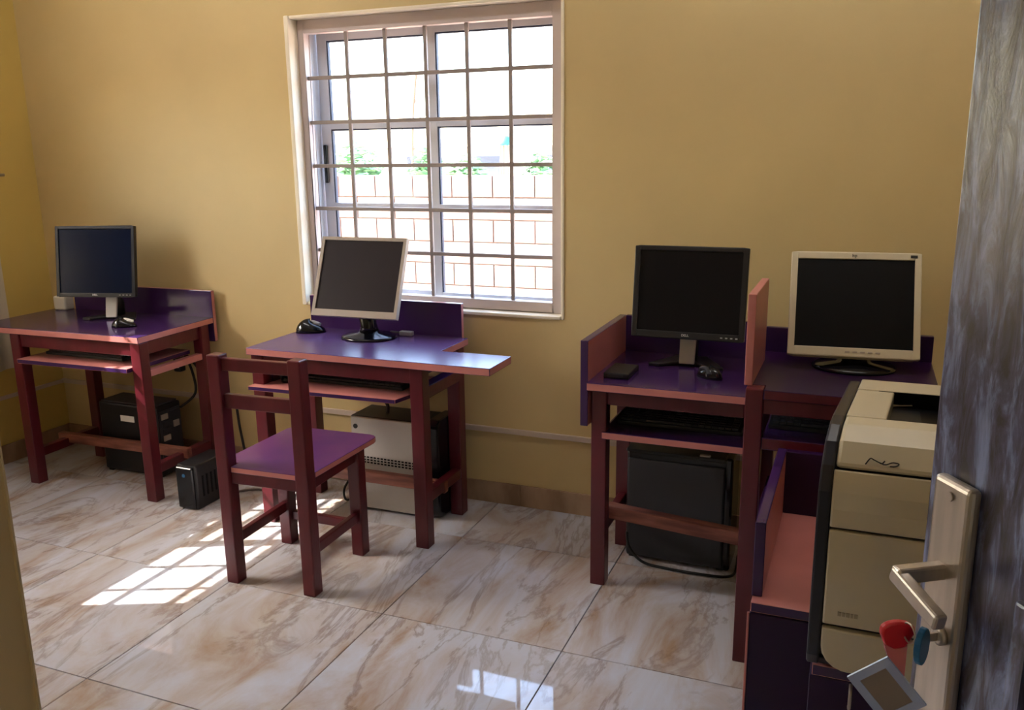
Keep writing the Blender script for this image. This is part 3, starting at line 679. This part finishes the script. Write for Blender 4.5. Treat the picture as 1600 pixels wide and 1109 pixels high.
wa = thing('plug_adapter', (-3.44, -0.105, 0.712), 'small white adapter at the back of the far left desk', 'adapter')
MB().box(-3.580, -3.505, -0.125, -0.070, 0.712, 0.778).build('body', M['white'], wa, 0.008)
MB().tube(smooth_path([(-3.56, -0.071, 0.74), (-3.57, -0.030, 0.77), (-3.60, -0.022, 0.75), (-3.62, -0.020, 0.60)]), 0.003, 6).build('lead', M['white'], wa)

# ------------------------------------------------------------------ computers under the desks
pc = thing('computer_tower', (-3.03, -0.19, 0), 'black computer tower with a white sticker under the far left desk', 'computer', 'computer towers')
MB().box(-3.205, -2.862, -0.272, -0.125, 0.008, 0.332).build('case', M['black'], pc, 0.008)
bx('top_cover', M['dark_grey'], pc, -3.195, -2.875, -0.265, -0.132, 0.332, 0.340, 0.003)
MB().box(-3.078, -2.998, -0.2735, -0.2705, 0.251, 0.279).build('sticker', M['white'], pc)
m = MB(); m.box(-2.862, -2.858, -0.262, -0.135, 0.05, 0.31); m.build('rear_plate', M['dark_grey'], pc)
for k, (z0, z1, y0, y1) in enumerate(((0.27, 0.295, -0.255, -0.215), (0.235, 0.262, -0.25, -0.20), (0.205, 0.228, -0.25, -0.205), (0.17, 0.195, -0.25, -0.21), (0.14, 0.16, -0.25, -0.20), (0.27, 0.3, -0.20, -0.15), (0.22, 0.25, -0.185, -0.150))):
    MB().box(-2.860, -2.853, y0, y1, z0, z1).build('port', M['grey_plastic'] if k % 3 == 0 else M['dark_grey'], pc, 0.001)
for x in (-3.18, -2.89):
    for y in (-0.255, -0.14): bx('foot', M['black'], pc, x - .012, x + .012, y - .012, y + .012, 0, 0.010, 0)

pc = thing('computer_tower', (-1.70, -0.17, 0), 'silver sided computer tower with a black front under the window desk', 'computer', 'computer towers')
MB().box(-1.868, -1.520, -0.248, -0.085, 0.010, 0.398).build('case', M['black'], pc, 0.006)
MB().box(-1.862, -1.562, -0.258, -0.247, 0.012, 0.396).build('side_cover', M['pc_silver'], pc, 0.003)
MB().prism(rrect(-0.262, -0.080, 0.010, 0.412, 0.03), 'x', -1.520, -1.468, smooth=False).build('front_bezel', M['gloss_black'], pc, 0.008)
m = MB()
for r in range(3):
    for k in range(16):
        x = -1.826 + k * 0.0158; z = 0.206 + r * 0.011 - k * 0.0002
        m.box(x, x + 0.010, -0.2592, -0.2572, z, z + 0.006)
m.build('vent_slots', M['void'], pc)['kind'] = 'stuff'
m = MB(); m.lathe([(0.010, 0), (0.010, 0.0015)], (-1.840, -0.2595, 0.357), 16, T=Matrix.Rotation(R(90), 3, 'X')); m.build('badge', M['ink'], pc)
for x in (-1.84, -1.56):
    for y in (-0.225, -0.11): bx('foot', M['black'], pc, x - .012, x + .012, y - .012, y + .012, 0, 0.012, 0)

pc = thing('computer_tower', (-0.53, -0.23, 0), 'large dark grey computer tower under the desk right of the window', 'computer', 'computer towers')
MB().box(-0.712, -0.348, -0.298, -0.140, 0.010, 0.404).build('case', M['black'], pc, 0.010)
MB().box(-0.706, -0.372, -0.308, -0.296, 0.014, 0.380).build('side_cover', M['dark_grey'], pc, 0.006)
MB().box(-0.372, -0.346, -0.306, -0.135, 0.008, 0.414).build('front_bezel', M['gloss_black'], pc, 0.008)
bx('top_cover', M['black'], pc, -0.714, -0.372, -0.302, -0.138, 0.400, 0.410, 0.004)
m = MB(); m.box(-0.46, -0.425, -0.30, -0.285, 0.409, 0.416); m.build('latch', M['grey_plastic'], pc, 0.002)
for x in (-0.69, -0.38):
    for y in (-0.275, -0.16): bx('foot', M['black'], pc, x - .012, x + .012, y - .012, y + .012, 0, 0.014, 0)

ups = thing('power_backup', (-2.48, -0.42, 0), 'small black power backup box on the floor behind the chair', 'power supply', rz=R(0))
MB().prism(rrect(-2.556, -2.458, -0.505, -0.30, 0.012), 'z', 0.0, 0.190).build('case', M['black'], ups, 0.006)
MB().box(-2.550, -2.466, -0.518, -0.502, 0.006, 0.184).build('front_panel', M['gloss_black'], ups, 0.007, 3)
m = MB(); m.lathe([(0.008, 0), (0.007, 0.004)], (-2.507, -0.517, 0.150), 16, T=Matrix.Rotation(R(90), 3, 'X')); m.build('button', M['blue_plastic'], ups)
m = MB()
for k in range(6): m.box(-2.459, -2.4555, -0.47 + k * 0.025, -0.462 + k * 0.025, 0.05, 0.14)
m.build('vent_slots', M['void'], ups)['kind'] = 'stuff'

# ------------------------------------------------------------------ cables
def cable(name, label, pts, r, m_=None, k=6):
    o = MB().tube(smooth_path(pts, k), r, 8).build(name, m_ or M['cable'])
    return tag(o, label, 'cable', None)
cable('cable', 'tangled black cables hanging behind the far left desk', [(-2.85, -0.14, 0.30), (-2.80, -0.09, 0.36), (-2.82, -0.075, 0.46), (-2.86, -0.07, 0.54), (-2.80, -0.072, 0.49), (-2.74, -0.06, 0.40), (-2.66, -0.05, 0.37), (-2.62, -0.04, 0.33), (-2.60, -0.045, 0.2), (-2.56, -0.06, 0.02)], 0.006)
pb = thing('power_brick', (-2.885, -0.075, 0.47), 'dark power plug hanging behind the far left desk', 'plug')
MB().box(-2.905, -2.865, -0.10, -0.062, 0.455, 0.525).build('body', M['black'], pb, 0.006)
MB().box(-2.885, -2.872, -0.104, -0.099, 0.475, 0.515).build('label_plate', M['silver'], pb, 0.001)
cable('cable', 'grey cable curving over the floor behind the chair', [(-2.46, -0.32, 0.006), (-2.36, -0.24, 0.006), (-2.22, -0.30, 0.006), (-2.16, -0.36, 0.006), (-2.13, -0.30, 0.03), (-2.135, -0.24, 0.10)], 0.005, M['cable_grey'])
cable('cable', 'black cable curl beside the silver computer tower', [(-1.885, -0.12, 0.10), (-1.93, -0.14, 0.10), (-1.955, -0.19, 0.05), (-1.93, -0.22, 0.012), (-1.90, -0.18, 0.02), (-1.885, -0.14, 0.03)], 0.005)
cable('cable', 'black cable looping on the floor in front of the dark grey tower', [(-0.70, -0.325, 0.11), (-0.69, -0.335, 0.06), (-0.64, -0.345, 0.015), (-0.56, -0.350, 0.006), (-0.44, -0.352, 0.006), (-0.35, -0.34, 0.006), (-0.325, -0.29, 0.006), (-0.33, -0.20, 0.02)], 0.005)
for x0, lab in ((-0.66, 'left black cable rising from the dark grey tower'), (-0.61, 'second black cable rising from the dark grey tower'), (-0.50, 'right black cable rising from the dark grey tower')):
    cable('cable', lab, [(x0, -0.19, 0.412), (x0 + 0.01, -0.18, 0.45), (x0 - 0.01, -0.165, 0.49), (x0, -0.12, 0.53), (x0, -0.11, 0.62)], 0.005)
cable('cable', 'thin black cables dropping from the window desk to the silver tower', [(-1.79, -0.12, 0.62), (-1.80, -0.13, 0.52), (-1.78, -0.15, 0.46), (-1.74, -0.17, 0.43), (-1.73, -0.19, 0.402)], 0.007)
vg = thing('video_plug', (-1.655, -0.13, 0.712), 'small pale cable plug right of the silver monitor base', 'plug')
MB().box(-1.69, -1.635, -0.14, -0.115, 0.714, 0.732).build('plug_body', M['silver'], vg, 0.003)
MB().tube(smooth_path([(-1.69, -0.127, 0.723), (-1.72, -0.115, 0.722), (-1.75, -0.10, 0.719)]), 0.004, 6).build('lead', M['cable'], vg)

# ------------------------------------------------------------------ low purple cabinet and printer
cb = thing('low_cabinet', (0.10, -1.15, 0), 'low dark purple cabinet with a salmon top carrying the printer', 'cabinet')
edge = lambda n: 0 if n.z > 0.7 else 1
MB().prism([(-0.163, -1.400), (-0.030, -1.400), (-0.030, -1.590), (0.385, -1.590), (0.385, -0.880), (-0.163, -0.880)], 'z', 0.478, 0.500, byn=edge).build('top_board', [M['pink'], M['purple']], cb, 0.0015)
MB().prism([(-0.165, -1.398), (-0.034, -1.398), (-0.034, -1.585), (0.380, -1.585), (0.380, -0.885), (-0.165, -0.885)], 'z', 0.0, 0.474).build('body', M['deep_purple'], cb, 0.002)
MB().box(-0.165, -0.143, -1.372, -0.880, 0.500, 0.668, byn=lambda n: 1 if n.x > 0.7 else 0).build('side_panel', [M['purple'], M['pink']], cb, 0.002)
bx('back_panel', M['deep_purple'], cb, -0.143, 0.385, -0.902, -0.880, 0.500, 0.668, 0.002)
bx('edge_strip', M['pink'], cb, -0.169, -0.164, -1.402, -1.396, 0.0, 0.476, 0.0008)
hp_ = MB(); hp_.tube(smooth_path([(0.038, -1.586, 0.470), (0.038, -1.603, 0.464), (0.038, -1.605, 0.448), (0.038, -1.603, 0.432), (0.038, -1.586, 0.426)], 4), 0.0032, 8); hp_.build('handle', M['steel'], cb)

pr = thing('laser_printer', (0.16, -1.41, 0.5), 'large cream laser printer with dark sides on the low purple cabinet', 'printer')
PX0, PX1 = -0.041, 0.372
prof = [(-1.220, 0.508), (-1.600, 0.508), (-1.618, 0.535), (-1.622, 0.700), (-1.622, 0.850), (-1.606, 0.892), (-1.576, 0.926), (-1.532, 0.944), (-1.490, 0.949), (-1.225, 0.949), (-1.215, 0.930)]
def offs(p, d): 
    cx, cz = -1.42, 0.73
    return [(y + (d if y < cx else -d), z + (d if z < cz else -d)) for y, z in p]
def taper(m):                                  # the hood and the top narrow towards the back
    for v in m.v:
        if v.z > 0.86:
            t = max(0.0, (v.y + 1.625) / 0.40) * 0.036
            v.x += t if v.x < 0.16 else -t
    return m
for x0, x1 in ((PX0, PX0 + 0.022), (PX1 - 0.018, PX1)):
    side = MB().prism(list(reversed(prof)), 'x', x0, x1)
    taper(side).build('side_frame', M['printer_dark'], pr, 0.004)
core = [(-1.24, 0.512), (-1.585, 0.512), (-1.603, 0.54), (-1.605, 0.845), (-1.585, 0.880), (-1.560, 0.905), (-1.53, 0.914), (-1.24, 0.914)]
taper(MB().prism(list(reversed(core)), 'x', PX0 + 0.018, PX1 - 0.018)).build('chassis', M['printer_dark'], pr)
xa, xb_ = PX0 + 0.023, PX1 - 0.019
z_top = lambda pts: max(z for y, z in pts) > 0.93
def skin(name, pts, x0=xa, x1=xb_, th=0.014, mm=None, bev=0.003):
    # a bent sheet: outer profile pts (y,z) and a copy set th inwards
    inn = []
    for i, (y, z) in enumerate(pts):
        a = Vector(pts[max(i - 1, 0)]); b = Vector(pts[min(i + 1, len(pts) - 1)]); d_ = (b - a).normalized()
        inn.append((y - d_.y * th, z + d_.x * th))
    m = MB().prism(list(pts) + list(reversed(inn)), 'x', x0, x1)
    return (taper(m) if z_top(pts) else m).build(name, mm or M['printer'], pr, bev)
# lower paper tray with its rounded lower corner
poly = [(xa, 0.594), (xa, 0.560)] + [(xa + 0.045 - 0.045 * math.cos(R(t)), 0.560 - 0.045 * math.sin(R(t))) for t in (20, 40, 60, 80, 90)] + [(xb_ - 0.045 + 0.045 * math.sin(R(t)), 0.560 - 0.045 * math.cos(R(t))) for t in (0, 20, 40, 60, 80)] + [(xb_, 0.560), (xb_, 0.594)]
MB().prism([(z, x) for x, z in poly][::-1], 'y', -1.624, -1.606).build('paper_tray', M['printer'], pr, 0.003)
skin('tray_door', [(-1.623, 0.781), (-1.624, 0.69), (-1.623, 0.603)])
skin('front_door', [(-1.606, 0.886), (-1.620, 0.850), (-1.624, 0.82), (-1.623, 0.786)])
skin('top_hood', [(-1.490, 0.951), (-1.532, 0.947), (-1.577, 0.929), (-1.604, 0.8915)], bev=0.009)
m = MB(); rx0, rx1, ry0, ry1 = 0.050, 0.300, -1.492, -1.302
m.box(xa, rx0, ry0, ry1, 0.918, 0.951).box(rx1, xb_, ry0, ry1, 0.918, 0.951).box(xa, xb_, ry1, -1.222, 0.918, 0.953)
taper(m).build('top_cover', M['printer'], pr, 0.003)
m = MB()
m.box(rx0, rx0 + 0.002, ry0, ry1, 0.920, 0.9485).box(rx1 - 0.002, rx1, ry0, ry1, 0.920, 0.9485).box(rx0, rx1, ry1 - 0.002, ry1, 0.920, 0.9515).box(rx0, rx1, ry0, ry0 + 0.002, 0.920, 0.946)
m.build('bin_wall', M['void'], pr)
MB().box(rx0, rx1, ry0, ry1, 0.918, 0.922).build('output_bin', M['void'], pr)
MB().box(rx0 + 0.02, rx0 + 0.075, -1.45, -1.33, 0.922, 0.924).build('bin_stop', M['black'], pr)
skin('foot_skirt', [(-1.60, 0.521), (-1.588, 0.503)], PX0 + 0.02, PX1 - 0.02, 0.02, M['printer_dark'], 0.002)
for x in (0.0, 0.33):
    for y in (-1.56, -1.25): bx('foot', M['printer_dark'], pr, x - 0.015, x + 0.015, y - 0.015, y + 0.015, 0.500, 0.512, 0)
# the handwritten marker squiggle on the hood, and the faded lettering low on the tray door
def on_hood(x, z):
    P = [(-1.604, 0.8915), (-1.577, 0.929), (-1.532, 0.947)]
    for (y0, z0), (y1, z1) in zip(P, P[1:]):
        if z <= z1 or (y1, z1) == P[-1]:
            s = (z - z0) / (z1 - z0); return Vector((x, y0 + (y1 - y0) * s - 0.0016, z + 0.0012))
for st in (((0.031, 0.898), (0.038, 0.907), (0.044, 0.9055), (0.051, 0.903), (0.058, 0.901)), ((0.0525, 0.9025), (0.057, 0.9015), (0.061, 0.9055), (0.0575, 0.901), (0.064, 0.9008), (0.072, 0.9040), (0.079, 0.9042), (0.083, 0.9028), (0.078, 0.8995), (0.069, 0.8985))):
    MB().tube(smooth_path([on_hood(*q) for q in st], 4), 0.0011, 6).build('marker_stroke', M['ink'], pr)
m = MB()
for k, (x, w_) in enumerate(((0.006, 0.006), (0.0135, 0.005), (0.020, 0.006), (0.0275, 0.004), (0.033, 0.006))): m.box(x, x + w_, -1.6262, -1.6235, 0.624, 0.631)
m.build('faded_print', M['faint'], pr)

# ------------------------------------------------------------------ door leaf, standing open at the right
E0 = Vector((0.075, -2.247, 0)); LD = Vector((math.sin(R(32)), -math.cos(R(32)), 0)); LN = Vector((-math.cos(R(32)), -math.sin(R(32)), 0))
DT = Matrix(((LD.x, LN.x, 0, E0.x), (LD.y, LN.y, 0, E0.y), (LD.z, LN.z, 1, 0), (0, 0, 0, 1)))     # local: x along the leaf, y out of its face, z up
dr = bpy.data.objects.new('door_1', None); COL.objects.link(dr); dr.location = E0; LOC[dr.name] = E0.copy(); struct(dr, 'dark scuffed wooden door with painted-in bluish sheen, standing open at the right edge', 'door')
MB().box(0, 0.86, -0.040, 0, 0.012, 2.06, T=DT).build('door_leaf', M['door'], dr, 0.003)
m = MB()
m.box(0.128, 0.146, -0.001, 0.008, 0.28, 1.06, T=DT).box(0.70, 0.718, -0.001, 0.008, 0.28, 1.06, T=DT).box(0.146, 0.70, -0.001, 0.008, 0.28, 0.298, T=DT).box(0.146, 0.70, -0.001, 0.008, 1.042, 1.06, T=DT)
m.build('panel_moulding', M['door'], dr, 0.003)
m = MB(); m.box(0.022, 0.072, 0, 0.013, 0.885, 1.132, T=DT); hp0 = m.build('handle_plate', M['steel'], dr, 0.005, 3)
m = MB(); m.lathe([(0.0045, 0), (0.0045, 0.002)], DT @ Vector((0.047, 0.013, 1.118)), 12, T=(DT.to_3x3() @ Matrix.Rotation(R(-90), 3, 'X'))); m.build('plate_screw', M['steel'], hp0)
m = MB(); m.lathe([(0.009, 0), (0.009, 0.004), (0.006, 0.005)], DT @ Vector((0.055, 0.013, 0.985)), 16, T=(DT.to_3x3() @ Matrix.Rotation(R(-90), 3, 'X'))); m.build('lock_cylinder', M['steel'], hp0)
m = MB()
m.box(0.039, 0.052, 0.010, 0.060, 1.038, 1.053, T=DT)
HT = DT @ Matrix.Translation((0.039, 0.055, 1.0455)) @ Matrix.Rotation(R(13), 4, 'Y')
m.box(0.0, 0.068, -0.006, 0.006, -0.0075, 0.0075, T=HT)
m.build('lever_handle', M['steel'], dr, 0.0025, 2)
for z in (0.3, 1.75):
    m = MB(); m.tube([DT @ Vector((0.865, -0.006, z)), DT @ Vector((0.865, -0.006, z + 0.1))], 0.008, 10); m.build('hinge', M['steel'], dr)
# key in the lock, with its ring and tags
KB = DT @ Vector((0.055, 0.02, 0.985))
ky = thing('door_key', KB, 'blue headed key in the door lock under the lever', 'key')
m = MB(); m.box(0.0545, 0.0565, 0.017, 0.030, 0.981, 0.989, T=DT); m.build('key_blade', M['steel'], ky)
KT = DT @ Matrix.Translation((0.060, 0.036, 0.980)) @ Matrix.Rotation(R(58), 4, 'Z')
m = MB(); prk = [(0.0115 * math.cos(R(t)), 0.0185 * math.sin(R(t))) for t in range(0, 360, 20)]
m.prism([(z, x) for x, z in prk], 'y', -0.003, 0.003, T=KT); m.build('key_head', M['blue_plastic'], ky, 0.0012)
tg = thing('key_tag', DT @ Vector((0.045, 0.05, 0.985)), 'red key tag with clear plastic label hanging from the key ring', 'key tag')
ring = [DT @ Vector((0.053 + 0.009 * math.cos(t), 0.045, 0.990 + 0.009 * math.sin(t))) for t in [2 * math.pi * i / 20 for i in range(21)]]
MB().tube(ring, 0.0009, 6, cap=False).build('key_ring', M['steel'], tg)
# frame for the hanging tags: faces the doorway
vx = Vector((0.9277, 0.3731, 0)); vn = Vector((0.3731, -0.9277, 0)); O = DT @ Vector((0.043, 0.050, 0.985))
VT = Matrix(((vx.x, vn.x, 0, O.x), (vx.y, vn.y, 0, O.y), (0, 0, 1, O.z), (0, 0, 0, 1)))
cup = [(0.015, 0.0)] + [(0.0155 * math.cos(R(t)), 0.004 + 0.0085 * math.sin(R(t))) for t in range(0, 181, 20)] + [(-0.0155, 0.0), (-0.011, -0.011), (-0.002, -0.0155), (0.008, -0.0135)]
m = MB(); m.prism([(z, x) for x, z in cup], 'y', -0.004, 0.004, T=VT); m.build('red_cap', M['red_plastic'], tg, 0.002)
m = MB(); m.prism([(z, x) for x, z in ((-0.011, -0.012), (0.010, -0.012), (0.010, -0.050), (0.002, -0.050))][::-1], 'y', -0.002, 0.002, T=VT); m.build('red_sleeve', M['clear_pink'], tg)
TT = VT @ Matrix.Translation((-0.010, 0.007, -0.020)) @ Matrix.Rotation(R(25), 4, 'Z') @ Matrix.Rotation(R(48), 4, 'Y')
m = MB(); a_, b_, f_ = 0.054, 0.044, 0.008       # a square tag hanging by one corner
m.box(0, f_, -0.0015, 0.0015, -b_, 0, T=TT).box(a_ - f_, a_, -0.0015, 0.0015, -b_, 0, T=TT).box(f_, a_ - f_, -0.0015, 0.0015, -f_, 0, T=TT).box(f_, a_ - f_, -0.0015, 0.0015, -b_, -b_ + f_, T=TT)
m.build('clear_frame', M['clear_blue'], tg)
m = MB(); m.box(f_, a_ - f_, -0.0008, 0.0008, -b_ + f_, -f_, T=TT); m.build('tag_card', M['tag_paper'], tg)
